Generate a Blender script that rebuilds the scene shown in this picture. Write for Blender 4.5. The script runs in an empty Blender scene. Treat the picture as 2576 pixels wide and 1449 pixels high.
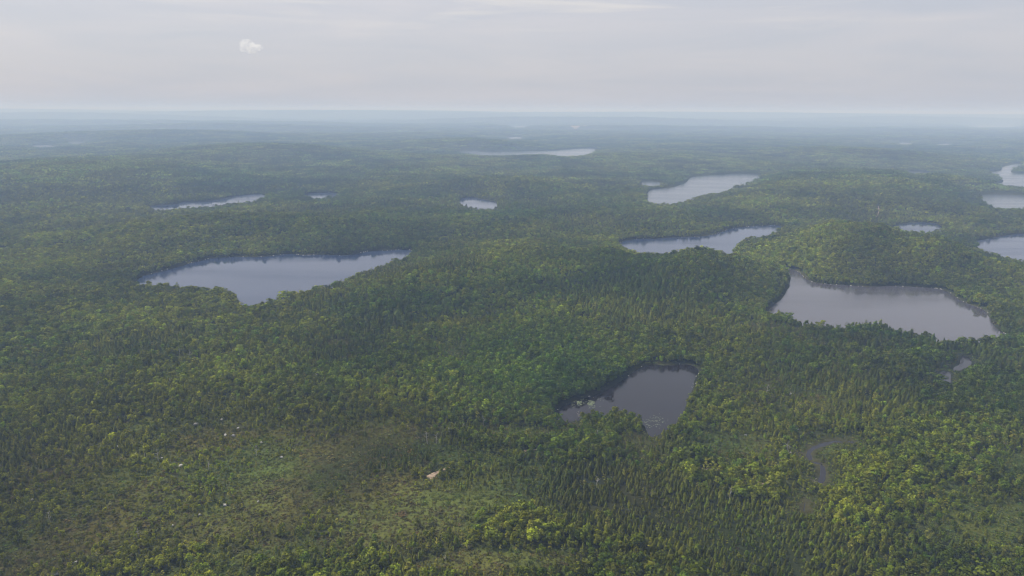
import bpy, bmesh, math, random
import numpy as np
from mathutils import Matrix, Vector

random.seed(7)
rng = np.random.default_rng(11)
SC = bpy.context.scene
COL = SC.collection

# ------------------------------------------------------------------ camera
CAM_Z = 200.0
W, H = 2576.0, 1449.0            # working pixel frame of the photograph
F = 1716.0                       # focal length in those pixels
HOR = 278.5                      # horizon row at the middle
PITCH = math.atan((H / 2 - HOR) / F)
ROLL = math.radians(0.3)
cam_d = bpy.data.cameras.new('camera')
cam = bpy.data.objects.new('camera', cam_d)
COL.objects.link(cam)
cam_d.sensor_fit = 'HORIZONTAL'
cam_d.sensor_width = 36.0
cam_d.lens = 36.0 * F / W
cam_d.clip_start = 1.0
cam_d.clip_end = 150000.0
CM = Matrix.Rotation(math.pi / 2 - PITCH, 4, 'X') @ Matrix.Rotation(ROLL, 4, 'Z')
CM.translation = (0, 0, CAM_Z)
cam.matrix_world = CM
SC.camera = cam

# ------------------------------------------------------------------ sky, sun, exposure
SUN_EL, SUN_AZ = math.radians(50), math.radians(-62)      # azimuth from +Y, clockwise positive
world = bpy.data.worlds.new('World')
SC.world = world
world.use_nodes = True
nt = world.node_tree
nt.nodes.clear()
N = nt.nodes.new
L = nt.links.new


def nd(tree, typ, **kw):
    n = tree.nodes.new(typ)
    for k, v in kw.items():
        setattr(n, k, v)
    return n


out = N('ShaderNodeOutputWorld')
sky = nd(nt, 'ShaderNodeTexSky', sky_type='NISHITA', sun_disc=False)
sky.sun_elevation = SUN_EL
sky.sun_rotation = SUN_AZ
sky.altitude = 300
sky.air_density = 1.0
sky.dust_density = 4.0
sky.ozone_density = 1.0
bg_sky = N('ShaderNodeBackground')
bg_sky.inputs[1].default_value = 0.075
L(sky.outputs[0], bg_sky.inputs[0])
# thin veil of high cloud over the whole dome, with faint streaks
tc = N('ShaderNodeTexCoord')
mp = N('ShaderNodeMapping')
mp.inputs['Scale'].default_value = (3.2, 3.2, 26.0)
mp.inputs['Location'].default_value = (0.35, 1.7, 0.4)
L(tc.outputs['Generated'], mp.inputs[0])
nz = N('ShaderNodeTexNoise')
nz.inputs['Scale'].default_value = 1.0
nz.inputs['Detail'].default_value = 6
nz.inputs['Roughness'].default_value = 0.55
nz.inputs['Distortion'].default_value = 0.5
L(mp.outputs[0], nz.inputs['Vector'])
rp = N('ShaderNodeValToRGB')
rp.color_ramp.elements[0].position = 0.32
rp.color_ramp.elements[0].color = (0.520, 0.540, 0.605, 1)
rp.color_ramp.elements[1].position = 0.74
rp.color_ramp.elements[1].color = (0.612, 0.598, 0.632, 1)
L(nz.outputs['Fac'], rp.inputs[0])
# bright streaks, only well above the horizon
mp2 = N('ShaderNodeMapping')
mp2.inputs['Scale'].default_value = (2.4, 2.4, 42.0)
mp2.inputs['Location'].default_value = (2.1, 0.2, 0.75)
L(tc.outputs['Generated'], mp2.inputs[0])
nz2 = N('ShaderNodeTexNoise')
nz2.inputs['Scale'].default_value = 1.6
nz2.inputs['Detail'].default_value = 8
nz2.inputs['Roughness'].default_value = 0.6
nz2.inputs['Distortion'].default_value = 0.8
L(mp2.outputs[0], nz2.inputs['Vector'])
st = nd(nt, 'ShaderNodeMapRange')
st.inputs[1].default_value = 0.52
st.inputs[2].default_value = 0.78
L(nz2.outputs['Fac'], st.inputs[0])
sep = N('ShaderNodeSeparateXYZ')
L(tc.outputs['Generated'], sep.inputs[0])
el = nd(nt, 'ShaderNodeMapRange')
el.inputs[1].default_value = 0.085
el.inputs[2].default_value = 0.14
L(sep.outputs['Z'], el.inputs[0])
mu = nd(nt, 'ShaderNodeMath', operation='MULTIPLY')
L(st.outputs[0], mu.inputs[0])
L(el.outputs[0], mu.inputs[1])
mixc = nd(nt, 'ShaderNodeMix', data_type='RGBA')
L(mu.outputs[0], mixc.inputs[0])
L(rp.outputs[0], mixc.inputs[6])
mixc.inputs[7].default_value = (0.73, 0.695, 0.67, 1)
bg_c = N('ShaderNodeBackground')
up = nd(nt, 'ShaderNodeMapRange')
up.inputs[1].default_value = 0.0
up.inputs[2].default_value = 0.30
up.inputs[3].default_value = 0.97
up.inputs[4].default_value = 1.14
L(sep.outputs['Z'], up.inputs[0])
L(up.outputs[0], bg_c.inputs[1])
L(mixc.outputs[2], bg_c.inputs[0])
ms = N('ShaderNodeMixShader')
ms.inputs[0].default_value = 0.78
L(bg_sky.outputs[0], ms.inputs[1])
L(bg_c.outputs[0], ms.inputs[2])
L(ms.outputs[0], out.inputs[0])

sun_d = bpy.data.lights.new('sun', 'SUN')
sun_d.energy = 4.6
sun_d.angle = math.radians(1.5)
sun_d.color = (1.0, 0.95, 0.85)
sun = bpy.data.objects.new('sun', sun_d)
COL.objects.link(sun)
sd = Vector((math.sin(SUN_AZ) * math.cos(SUN_EL), math.cos(SUN_AZ) * math.cos(SUN_EL), math.sin(SUN_EL)))
sun.rotation_euler = (-sd).to_track_quat('-Z', 'Y').to_euler()
sun.location = (0, 0, 1500)

vs = SC.view_settings
SC.display_settings.display_device = 'sRGB'
vs.view_transform = 'Standard'
vs.look = 'None'
vs.exposure = 0.24
vs.gamma = 1.0
vs.use_curve_mapping = False
cy = SC.cycles
cy.max_bounces = 5
cy.diffuse_bounces = 2
cy.glossy_bounces = 2
cy.transmission_bounces = 2
cy.volume_bounces = 3
cy.transparent_max_bounces = 8
cy.use_denoising = True
cy.denoiser = 'OPENIMAGEDENOISE'
cy.denoising_input_passes = 'RGB_ALBEDO_NORMAL'
cy.denoising_prefilter = 'ACCURATE'
cy.use_adaptive_sampling = False
cy.sample_clamp_indirect = 3.0
cy.pixel_filter_type = 'BLACKMAN_HARRIS'
cy.filter_width = 1.15
SC.render.film_transparent = False


# ------------------------------------------------------------------ helpers
def tag(o, label=None, cat=None, group=None, kind=None):
    if label:
        o['label'] = label
    if cat:
        o['category'] = cat
    if group:
        o['group'] = group
    if kind:
        o['kind'] = kind
    return o


def mesh_obj(name, verts, faces, mat, parent=None, smooth=False, link=True):
    me = bpy.data.meshes.new(name)
    me.from_pydata([tuple(v) for v in verts], [], [tuple(f) for f in faces])
    if mat:
        me.materials.append(mat)
    if smooth:
        me.shade_smooth()
    o = bpy.data.objects.new(name, me)
    if link:
        COL.objects.link(o)
    if parent:
        o.parent = parent
    return o


MR = np.array(CM.to_3x3())


def ray(px, py):
    """Direction in the world of the photograph's pixel."""
    d = np.stack([(np.asarray(px, float) - W / 2) / F, (H / 2 - np.asarray(py, float)) / F,
                  -np.ones_like(np.asarray(px, float))], -1)
    return d @ MR.T


def at_z(px, py, z=0.0):
    d = ray(px, py)
    t = (z - CAM_Z) / d[..., 2]
    return d[..., :2] * t[..., None]


def project(x, y, z):
    p = np.stack([x, y, z - CAM_Z], -1) @ MR
    dep = -p[..., 2]
    return p[..., 0] / dep * F + W / 2, H / 2 - p[..., 1] / dep * F, dep


def _hash(ix, iy, seed):
    h = (ix.astype(np.int64) * 374761393 + iy.astype(np.int64) * 668265263 + seed * 974634317) & 0xFFFFFFFF
    h = ((h ^ (h >> 13)) * 1274126177) & 0xFFFFFFFF
    return ((h ^ (h >> 16)) & 0xFFFFFF) / float(0xFFFFFF)


def vnoise(x, y, scale, seed):
    x = x / scale
    y = y / scale
    ix, iy = np.floor(x), np.floor(y)
    fx, fy = x - ix, y - iy
    ux, uy = fx * fx * fx * (fx * (fx * 6 - 15) + 10), fy * fy * fy * (fy * (fy * 6 - 15) + 10)
    a, b = _hash(ix, iy, seed), _hash(ix + 1, iy, seed)
    c, d = _hash(ix, iy + 1, seed), _hash(ix + 1, iy + 1, seed)
    return (a + (b - a) * ux) * (1 - uy) + (c + (d - c) * ux) * uy


def fbm(x, y, scale, seed, octs=4, gain=0.5):
    s, amp, tot = 0, 1.0, 0
    for k in range(octs):
        a = 0.6 + k
        s = s + amp * vnoise(x * math.cos(a) - y * math.sin(a), x * math.sin(a) + y * math.cos(a), scale / 2 ** k, seed + k * 17)
        tot += amp
        amp *= gain
    return s / tot


def sstep(a, b, x):
    t = np.clip((x - a) / (b - a), 0, 1)
    return t * t * (3 - 2 * t)


# ------------------------------------------------------------------ lakes: shore outlines, far shore 'f' at the water, near shore 'n' hidden by trees
def shore(far, near, zn=11.0):
    P = [at_z(*p) for p in far] + [at_z(p[0], p[1], zn) for p in near]
    return np.array(P)


def chaikin(P, n=2):
    for _ in range(n):
        Q = np.roll(P, -1, 0)
        P = np.stack([P * 0.75 + Q * 0.25, P * 0.25 + Q * 0.75], 1).reshape(-1, 2)
    return P


LAKES = {}
LAKES['lake_west'] = shore(
    [(330, 702), (410, 680), (451, 670), (493, 658), (535, 649), (590, 646), (649, 647), (680, 644), (733, 637), (764, 643), (802, 640), (858, 643), (893, 640), (918, 634), (942, 631), (975, 630), (1000, 629), (1042, 627)],
    [(1029, 633), (998, 644), (963, 654), (928, 663), (900, 669), (880, 683), (858, 692), (830, 701), (799, 708), (757, 721), (722, 728), (700, 737), (670, 750), (640, 757), (592, 757), (600, 738), (590, 724), (560, 716), (500, 711), (430, 708), (385, 707), (352, 708)], 12)
LAKES['lake_east'] = shore(
    [(1953, 672), (1974, 677), (1995, 678), (2012, 684), (2023, 694), (2030, 705), (2051, 712), (2085, 716), (2134, 718), (2186, 722), (2238, 719), (2290, 720), (2342, 724), (2370, 727), (2391, 736), (2412, 752), (2440, 768), (2485, 780), (2492, 805), (2515, 833), (2534, 842)],
    [(2527, 842), (2465, 839), (2403, 847), (2388, 848), (2360, 839), (2336, 830), (2292, 827), (2249, 815), (2211, 803), (2149, 800), (2130, 803), (2072, 812), (2029, 800), (1986, 786), (1957, 777), (1925, 777)], 9)
LAKES['lake_east'] = np.vstack([LAKES['lake_east'], at_z(np.array([1938, 1962, 1973, 1985, 1990, 1984, 1978, 1962.]), np.array([768, 754, 738, 719, 710, 693, 685, 678.]))])
LAKES['pond'] = shore(
    [(1393, 1050), (1405, 1028), (1419, 1016), (1453, 1006), (1496, 994), (1529, 978), (1553, 961), (1587, 939), (1611, 920), (1644, 915), (1673, 920), (1717, 915), (1739, 917), (1760, 927), (1758, 942), (1746, 970), (1736, 1004), (1727, 1032), (1722, 1046)],
    [(1702, 1055), (1678, 1062), (1658, 1078), (1640, 1084), (1628, 1076), (1622, 1060), (1616, 1045), (1592, 1037), (1563, 1031), (1520, 1037), (1472, 1037), (1448, 1041), (1420, 1046)], 5.5)
LAKES['lake_middle'] = shore(
    [(1552, 620), (1556, 611), (1574, 604), (1622, 600), (1657, 600), (1717, 596), (1752, 595), (1780, 593), (1804, 587), (1832, 576), (1863, 571), (1912, 568), (1968, 565)],
    [(1960, 574), (1939, 575), (1915, 585), (1884, 594), (1858, 602), (1848, 613), (1842, 629), (1825, 628), (1804, 620), (1780, 615), (1752, 612), (1735, 613), (1717, 616), (1692, 626), (1647, 633), (1622, 624), (1588, 626)], 12)
LAKES['lake_ridge'] = shore(
    [(1629, 478), (1657, 474), (1692, 472), (1714, 464), (1729, 458), (1736, 446), (1770, 442), (1821, 439), (1873, 437), (1922, 440)],
    [(1891, 450), (1856, 467), (1804, 480), (1762, 488), (1717, 500), (1692, 508), (1657, 506), (1633, 502), (1629, 491)], 11)
LAKES['inlet_ridge'] = shore([(1612, 457), (1635, 456), (1664, 458)], [(1660, 462), (1640, 464), (1618, 465)], 9)
LAKES['lake_long'] = shore(
    [(1145, 382), (1195, 378), (1206, 382), (1258, 382), (1345, 380), (1390, 380), (1449, 374), (1510, 373)],
    [(1484, 380), (1470, 387), (1428, 391), (1397, 387), (1379, 384.5), (1327, 384.5), (1258, 388), (1199, 387)], 14)
LAKES['lake_hill'] = shore(
    [(368, 518), (434, 515), (462, 508), (521, 507), (566, 500), (590, 493), (667, 486)],
    [(669, 495), (618, 504), (556, 512), (493, 519), (451, 518), (410, 525), (382, 524)], 9)
LAKES['lake_small_west'] = shore([(757, 486), (859, 484)], [(835, 491), (771, 494)], 12)
LAKES['pond_middle'] = shore([(1150, 500), (1178, 496), (1206, 499), (1227, 505), (1251, 507)], [(1246, 518), (1206, 518), (1178, 512), (1160, 506)], 12)
LAKES['pond_east'] = shore([(2240, 574), (2259, 564), (2301, 560), (2353, 561), (2372, 569)], [(2363, 572), (2315, 576), (2273, 577)], 12)
LAKES['lake_far_east'] = shore(
    [(2481, 432), (2523, 430), (2519, 420), (2558, 412), (2566, 412), (2564, 421), (2541, 428), (2542, 435), (2576, 437), (2640, 438)],
    [(2640, 466), (2576, 466), (2551, 463), (2495, 454), (2526, 447), (2524, 438)], 14)
LAKES['lake_right'] = shore([(2465, 490), (2498, 487), (2576, 492), (2660, 496)], [(2660, 516), (2576, 515), (2523, 521), (2502, 512), (2481, 501)], 12)
LAKES['lake_edge'] = shore([(2448, 606), (2481, 603), (2509, 594), (2576, 587), (2680, 578), (2740, 640)], [(2680, 662), (2576, 645), (2533, 634), (2499, 623), (2471, 616)], 12)
for nm, q in {'tarn_left': [(80, 365), (135, 365), (135, 369), (84, 369)], 'tarn_left_far': [(172, 356), (214, 356), (204, 360), (174, 362)],
              'tarn_middle': [(1275, 345), (1314, 344), (1312, 348), (1280, 348)], 'tarn_horizon': [(1290, 317), (1322, 317), (1322, 319.5), (1292, 319.5)],
              'tarn_right': [(2260, 358), (2292, 359), (2292, 362), (2264, 362)], 'tarn_right_small': [(2358, 361), (2390, 361), (2388, 364), (2360, 364)],
              'tarn_right_far': [(2440, 316), (2553, 315), (2552, 318.5), (2446, 319)], 'tarn_right_mid': [(2286, 432), (2335, 432), (2333, 435), (2292, 436)]}.items():
    LAKES[nm] = np.array([at_z(*p) for p in q[:2]] + [at_z(p[0], p[1], 12) for p in q[2:]])
STREAM = [(2151, 1112), (2129, 1112), (2101, 1110), (2077, 1116), (2048, 1126), (2034, 1138), (2036, 1152), (2048, 1162), (2068, 1171), (2072, 1186), (2069, 1205), (2060, 1219)]
STREAM2 = [(2029, 1258), (2024, 1272), (2021, 1289)]


def ribbon(pts, w, wob=0.3, seed=3):
    P = np.array([at_z(*p) for p in pts])
    for _ in range(2):
        Q = np.stack([P[:-1] * 0.75 + P[1:] * 0.25, P[:-1] * 0.25 + P[1:] * 0.75], 1).reshape(-1, 2)
        P = np.vstack([P[:1], Q, P[-1:]])
    T = np.gradient(P, axis=0)
    T /= np.linalg.norm(T, axis=1)[:, None] + 1e-9
    Nn = np.stack([-T[:, 1], T[:, 0]], 1)
    r = np.random.default_rng(seed)
    ww = w * (1 + wob * r.uniform(-1, 1, len(P)))
    ww[0] *= 0.4
    ww[-1] *= 0.4
    return P + Nn * ww[:, None] / 2, P - Nn * ww[:, None] / 2


sl, sr = ribbon(STREAM, 4.8)
LAKES['stream'] = np.vstack([sl, sr[::-1]])
sl, sr = ribbon(STREAM2, 3.0)
LAKES['stream_lower'] = np.vstack([sl, sr[::-1]])
LAKES['pool'] = np.array([at_z(*p) for p in [(2408, 891), (2430, 894), (2446, 901), (2446, 920), (2430, 930), (2408, 940), (2396, 930), (2414, 912)]])
LAKES['pool_lower'] = np.array([at_z(*p) for p in [(2358, 938), (2376, 933), (2396, 936), (2398, 956), (2394, 974), (2376, 970), (2366, 954)]])

for k in list(LAKES):
    P = LAKES[k]
    if not k.startswith('stream'):
        P = chaikin(P, 2)
    # small natural wobble of the shore
    d = np.linalg.norm(P, axis=1)
    amp = np.clip(d * 0.003, 0, 4.0) * (0.25 if k.startswith('stream') else 1)
    P = P + (np.stack([fbm(P[:, 0], P[:, 1], 18, 3, 3), fbm(P[:, 0], P[:, 1], 18, 91, 3)], 1) - 0.5) * 2 * amp[:, None]
    LAKES[k] = P


def sdf(P, x, y):
    """Signed distance to a closed outline, positive outside."""
    best = np.full(x.shape, 1e18)
    inside = np.zeros(x.shape, bool)
    Q = np.roll(P, -1, 0)
    for (ax, ay), (bx, by) in zip(P, Q):
        ex, ey = bx - ax, by - ay
        wx, wy = x - ax, y - ay
        t = np.clip((wx * ex + wy * ey) / (ex * ex + ey * ey + 1e-12), 0, 1)
        best = np.minimum(best, (wx - ex * t) ** 2 + (wy - ey * t) ** 2)
        c = ((ay > y) != (by > y))
        if abs(ey) > 1e-9:
            inside ^= c & (x < ax + (y - ay) * ex / ey)
    s = np.sqrt(best)
    return np.where(inside, -s, s)


def shore_dist(x, y, reach=320.0):
    s = np.full(x.shape, reach)
    for P in LAKES.values():
        lo, hi = P.min(0) - reach, P.max(0) + reach
        m = (x > lo[0]) & (x < hi[0]) & (y > lo[1]) & (y < hi[1])
        if m.any():
            s[m] = np.minimum(s[m], sdf(P, x[m], y[m]))
    return s


# ------------------------------------------------------------------ blobs: places on the ground given by where the photo shows them
def blob(px, py, rx, ry):
    c = at_z(px, py)
    d = np.linalg.norm(c)
    u = c / d
    near, far = at_z(px, py + ry), at_z(px, max(py - ry, HOR + 6))
    return c, u, np.linalg.norm(far - near) / 2, rx * math.hypot(d, CAM_Z) / F


def blob_val(b, x, y):
    c, u, rr, rt = b
    dx, dy = x - c[0], y - c[1]
    a = dx * u[0] + dy * u[1]
    t = -dx * u[1] + dy * u[0]
    return np.exp(-0.9 * ((a / rr) ** 2 + (t / rt) ** 2) ** 1.3)


HILLS = [(blob(1720, 705, 260, 60), 26), (blob(2190, 645, 190, 45), 30), (blob(2090, 478, 260, 40), 22), (blob(250, 452, 260, 34), 34),
         (blob(1120, 700, 330, 60), 14), (blob(620, 590, 330, 30), 14), (blob(1300, 480, 120, 14), 12), (blob(2330, 480, 160, 24), 16), (blob(1380, 405, 170, 10), 16), (blob(650, 400, 200, 14), 40),
         (blob(1150, 372, 160, 9), 30), (blob(2150, 400, 180, 10), 26), (blob(400, 352, 260, 8), 40)]
BUMPS = [(6800, -2600, 1500, 420, 40), (7600, 1500, 2100, 450, 34), (8600, -4200, 2600, 600, 55), (10800, 1200, 3200, 700, 95), (11500, -7200, 3200, 800, 110), (12600, 7200, 3600, 900, 105),
         (13800, -3600, 4600, 900, 190), (15200, 3400, 6000, 1100, 185), (16500, 11500, 6500, 1300, 165), (16000, -12500, 6500, 1300, 190), (17500, -2600, 4200, 1200, 222), (19500, 6500, 8500, 1500, 190),
         (24000, -9000, 9000, 1800, 205), (26000, 14000, 12000, 2200, 180)]


SIGHT = []
for _k, _P in LAKES.items():
    if _k.startswith('stream') or _k.startswith('pool'):
        continue
    _Q = np.vstack([_P + (np.roll(_P, -1, 0) - _P) * t for t in np.linspace(0, 1, 6)[:-1]])
    _a, _d = np.arctan2(_Q[:, 0], _Q[:, 1]), np.hypot(_Q[:, 0], _Q[:, 1])
    _bins = np.linspace(_a.min(), _a.max(), 24)
    _i = np.clip(np.digitize(_a, _bins) - 1, 0, 22)
    _near = np.array([_d[_i == j].min() if (_i == j).any() else np.nan for j in range(23)])
    _c = (_bins[1:] + _bins[:-1]) / 2
    _ok = ~np.isnan(_near)
    SIGHT.append((_bins[0], _bins[-1], np.interp(_c, _c[_ok], _near[_ok]), _c))


def sight_cap(x, y):
    """Height the land keeps below so that the lakes behind it lie open to view from the hill-top height."""
    a, d = np.arctan2(x, y), np.hypot(x, y)
    cap = np.full(x.shape, 400.0)
    for a0, a1, dn, c in SIGHT:
        pad = .012
        m = (a > a0 - pad) & (a < a1 + pad)
        if not m.any():
            continue
        D = np.interp(a[m], c, dn)
        f = d[m] / D
        v = CAM_Z * (1 - f) + 12 * f - 14 - np.clip((d[m] - 1700) / 500, 0, 8)
        edge = np.maximum(a0 - a[m], a[m] - a1)
        v = np.maximum(v, 0) + 60 * np.clip(edge / pad, 0, 1) ** 2
        cap[m] = np.minimum(cap[m], np.where(f < 1.0, v, 400))
    return cap


def land_height(x, y, s=None):
    if s is None:
        s = shore_dist(x, y)
    d = np.hypot(x, y)
    k = sstep(0, 1, s / np.clip(110 + .06 * d, 120, 315))
    h = 11 * fbm(x, y, 210, 5, 4) * k
    h = h + 20 * sstep(700, 2500, d) * k * (fbm(x, y, 620, 23, 4) - 0.25)
    h = h + 60 * sstep(4500, 12000, d) * k * (fbm(x, y, 2600, 41, 5) - 0.4) + 16 * sstep(2200, 4000, d) * k * (fbm(x, y, 900, 43, 4) - .3)
    for b, a in HILLS:
        h = h + a * blob_val(b, x, y) * sstep(0, 110, s)
    rid = fbm(x, y, 1500, 151, 4)
    for yy, xx, rx, ry, a in BUMPS:
        h = h + a * (.86 + .28 * rid) * np.exp(-((x - xx) / rx) ** 2 - ((y - yy) / ry) ** 2) * k
    h = np.where(h > 170, 170 + (h - 170) * .35, h)
    h = np.maximum(h, 0)
    cap = np.maximum(sight_cap(x, y), 0.3)
    h = h * cap / (h ** 4 + cap ** 4) ** .25
    land = 0.35 + np.clip(s, 0, 12) * 0.09 + h
    return np.where(s > 0, land, 0.35 + np.maximum(s * 0.35, -2.5))


def ground_at(px, py):
    """The spot on the ground that the photograph's pixel shows."""
    z = 2.0
    for _ in range(6):
        p = at_z(px, py, z)
        z = float(land_height(np.array([p[0]]), np.array([p[1]]))[0])
    return float(p[0]), float(p[1]), z


OPEN = [(1010, 1345, 190, 85, .97), (1250, 1440, 230, 45, .9), (1300, 1098, 130, 26, .95), (1850, 1125, 110, 50, .82), (1930, 1000, 130, 60, .42), (2450, 1330, 120, 110, .66),
        (2110, 1140, 46, 17, 1.), (480, 1190, 440, 130, .58), (640, 1330, 210, 60, .85), (140, 1400, 260, 80, .68), (640, 1430, 260, 40, .72), (1130, 1170, 30, 14, .6),
        (540, 1060, 160, 40, .35), (1420, 1085, 90, 18, .6), (1640, 1180, 60, 25, .4), (2520, 1180, 80, 40, .5), (1480, 1440, 60, 30, .4), (2150, 1060, 120, 25, .3), (880, 1100, 160, 30, .25)]
OPEN = [(blob(*b[:4]), b[4]) for b in OPEN]
CONIF = [(1850, 1365, 270, 110, 1., .42), (1500, 1260, 210, 85, .9, .75), (1250, 1240, 120, 50, .6, .8), (2020, 1300, 50, 60, .6, 1.), (1010, 1165, 170, 45, .9, .55), (790, 1225, 90, 30, .8, .6), (1100, 703, 140, 30, .9, .9), (1640, 790, 180, 50, .35, 1.),
         (330, 880, 150, 35, .6, 1.), (540, 722, 80, 12, .9, 1.), (2050, 790, 90, 20, .6, 1.), (2280, 820, 90, 16, .7, 1.), (300, 578, 160, 8, .9, 1.), (760, 545, 120, 14, .8, 1.),
         (820, 695, 120, 12, .8, 1.), (1250, 515, 120, 16, .7, 1.), (2120, 1000, 160, 60, .4, 1.), (1500, 560, 130, 16, .5, 1.), (180, 640, 80, 12, .8, 1.), (1120, 1300, 90, 40, .5, .6),
         (430, 1290, 520, 190, 0., .74), (1640, 1120, 60, 40, .6, .7), (1500, 1040, 90, 12, .7, .7)]
CONIF = [(blob(*b[:4]), b[4], b[5]) for b in CONIF]
DECID = [(1640, 655, 330, 36), (330, 640, 240, 30), (620, 600, 300, 30), (1260, 880, 300, 70), (2330, 1130, 180, 90), (1500, 980, 160, 60), (2200, 690, 200, 30), (380, 780, 300, 50),
         (1880, 760, 90, 40), (2480, 1000, 120, 60), (1050, 560, 280, 20), (2250, 1250, 140, 70)]
DECID = [(blob(*b[:4]), .8) for b in DECID]
HUE = [((740, 752, 120, 16), (1.5, 1.25, .8)), ((250, 450, 200, 40), (1.5, 1.35, 1.0)), ((2400, 1250, 200, 140), (1.12, 1.12, .85)), ((1640, 650, 330, 40), (1.1, 1.12, 1.)),  # left hill entry: sunlit patch painted into the foliage tint
       ((2250, 700, 180, 36), (1.12, 1.0, .95)), ((1500, 1260, 210, 85), (.95, .84, .9)), ((420, 1370, 560, 110), (.98, .86, .9)), ((1500, 1440, 500, 40), (.9, .9, .9)), ((480, 1190, 500, 170), (1.22, 1.04, .95)), ((1150, 830, 90, 14), (1.5, 1.2, .8)), ((2100, 1040, 240, 90), (1.15, 1.05, .85)), ((1850, 1365, 260, 105), (.66, .80, .8)), ((1010, 1165, 170, 45), (.75, .92, .85)),
       ((1150, 950, 420, 70), (.9, 1.02, .95)), ((1560, 760, 200, 50), (.8, .92, .95))]
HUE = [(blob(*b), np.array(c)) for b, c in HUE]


def openness(x, y):
    o = np.zeros(x.shape)
    for b, a in OPEN:
        o = np.maximum(o, a * blob_val(b, x, y))
    d = np.hypot(x, y)
    n = fbm(x, y, 70, 61, 4)
    o = o + 0.55 * sstep(.62, .78, n) * sstep(1600, 700, d)
    o = o * (0.45 + 1.1 * fbm(x, y, 26, 67, 3))
    return np.clip(o, 0, 1)


def conifer(x, y):
    c = 0.42 + 1.9 * (fbm(x, y, 150, 71, 4) - 0.5)
    hs = np.ones(x.shape)
    for b, a, h in CONIF:
        v = blob_val(b, x, y)
        c = c + 1.7 * a * v
        hs = hs + (h - 1) * v
    for b, a in DECID:
        c = c - a * blob_val(b, x, y)
    return np.clip(c, 0.04, .96), hs


def hue(x, y):
    h = np.ones(x.shape + (3,))
    for b, c in HUE:
        h = h * (1 + (c - 1) * blob_val(b, x, y)[..., None])
    n = fbm(x, y, 260, 81, 3)[..., None] - 0.5
    m = fbm(x, y, 55, 83, 3)[..., None] - 0.5
    return h * (1 + n * np.array([1.3, .8, .3])) * (1 + m * np.array([1.1, .8, .3])) * (1 + (fbm(x, y, 95, 85, 3)[..., None] - .5) * 1.0)


# ------------------------------------------------------------------ materials
def mat(name):
    m = bpy.data.materials.new(name)
    m.use_nodes = True
    t = m.node_tree
    t.nodes.clear()
    o = t.nodes.new('ShaderNodeOutputMaterial')
    return m, t, o


def mat_leaf(name, trans=0.22):
    m, t, o = mat(name)
    a = nd(t, 'ShaderNodeAttribute', attribute_type='INSTANCER', attribute_name='tint')
    b = nd(t, 'ShaderNodeAttribute', attribute_type='GEOMETRY', attribute_name='tone')
    mm = nd(t, 'ShaderNodeMix', data_type='RGBA', blend_type='MULTIPLY')
    mm.inputs[0].default_value = 1
    t.links.new(a.outputs['Color'], mm.inputs[6])
    t.links.new(b.outputs['Color'], mm.inputs[7])
    df = t.nodes.new('ShaderNodeBsdfDiffuse')
    tr = t.nodes.new('ShaderNodeBsdfTranslucent')
    t.links.new(mm.outputs[2], df.inputs[0])
    t.links.new(mm.outputs[2], tr.inputs[0])
    mx = t.nodes.new('ShaderNodeMixShader')
    mx.inputs[0].default_value = trans
    t.links.new(df.outputs[0], mx.inputs[1])
    t.links.new(tr.outputs[0], mx.inputs[2])
    t.links.new(mx.outputs[0], o.inputs[0])
    return m


def mat_rough(name, c1, c2, scale, rough=0.9, bump=0.0):
    m, t, o = mat(name)
    tcn = t.nodes.new('ShaderNodeTexCoord')
    n = t.nodes.new('ShaderNodeTexNoise')
    n.inputs['Scale'].default_value = scale
    n.inputs['Detail'].default_value = 6
    t.links.new(tcn.outputs['Object'], n.inputs['Vector'])
    r = t.nodes.new('ShaderNodeValToRGB')
    r.color_ramp.elements[0].position = 0.3
    r.color_ramp.elements[0].color = (*c1, 1)
    r.color_ramp.elements[1].position = 0.7
    r.color_ramp.elements[1].color = (*c2, 1)
    t.links.new(n.outputs['Fac'], r.inputs[0])
    p = t.nodes.new('ShaderNodeBsdfPrincipled')
    p.inputs['Roughness'].default_value = rough
    t.links.new(r.outputs[0], p.inputs['Base Color'])
    if bump:
        bn = t.nodes.new('ShaderNodeBump')
        bn.inputs['Strength'].default_value = bump
        t.links.new(n.outputs['Fac'], bn.inputs['Height'])
        t.links.new(bn.outputs[0], p.inputs['Normal'])
    t.links.new(p.outputs[0], o.inputs[0])
    return m


M_LEAF = mat_leaf('leaf_canopy', .25)
M_NEEDLE = mat_leaf('needle_canopy', .12)
M_BARK = mat_rough('bark', (.05, .04, .032), (.13, .11, .09), 2.0)
M_DEAD = mat_rough('weathered_dead_wood', (.22, .21, .19), (.42, .40, .37), 1.5)
M_ROCK = mat_rough('pale_granite', (.20, .195, .18), (.38, .37, .34), 1.2, .85, .3)
M_SAND = mat_rough('sandy_gravel', (.13, .09, .06), (.32, .245, .17), .5)
M_PAD = mat_rough('lily_pad_leaf', (.06, .085, .035), (.13, .155, .09), .2, .5)


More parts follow.
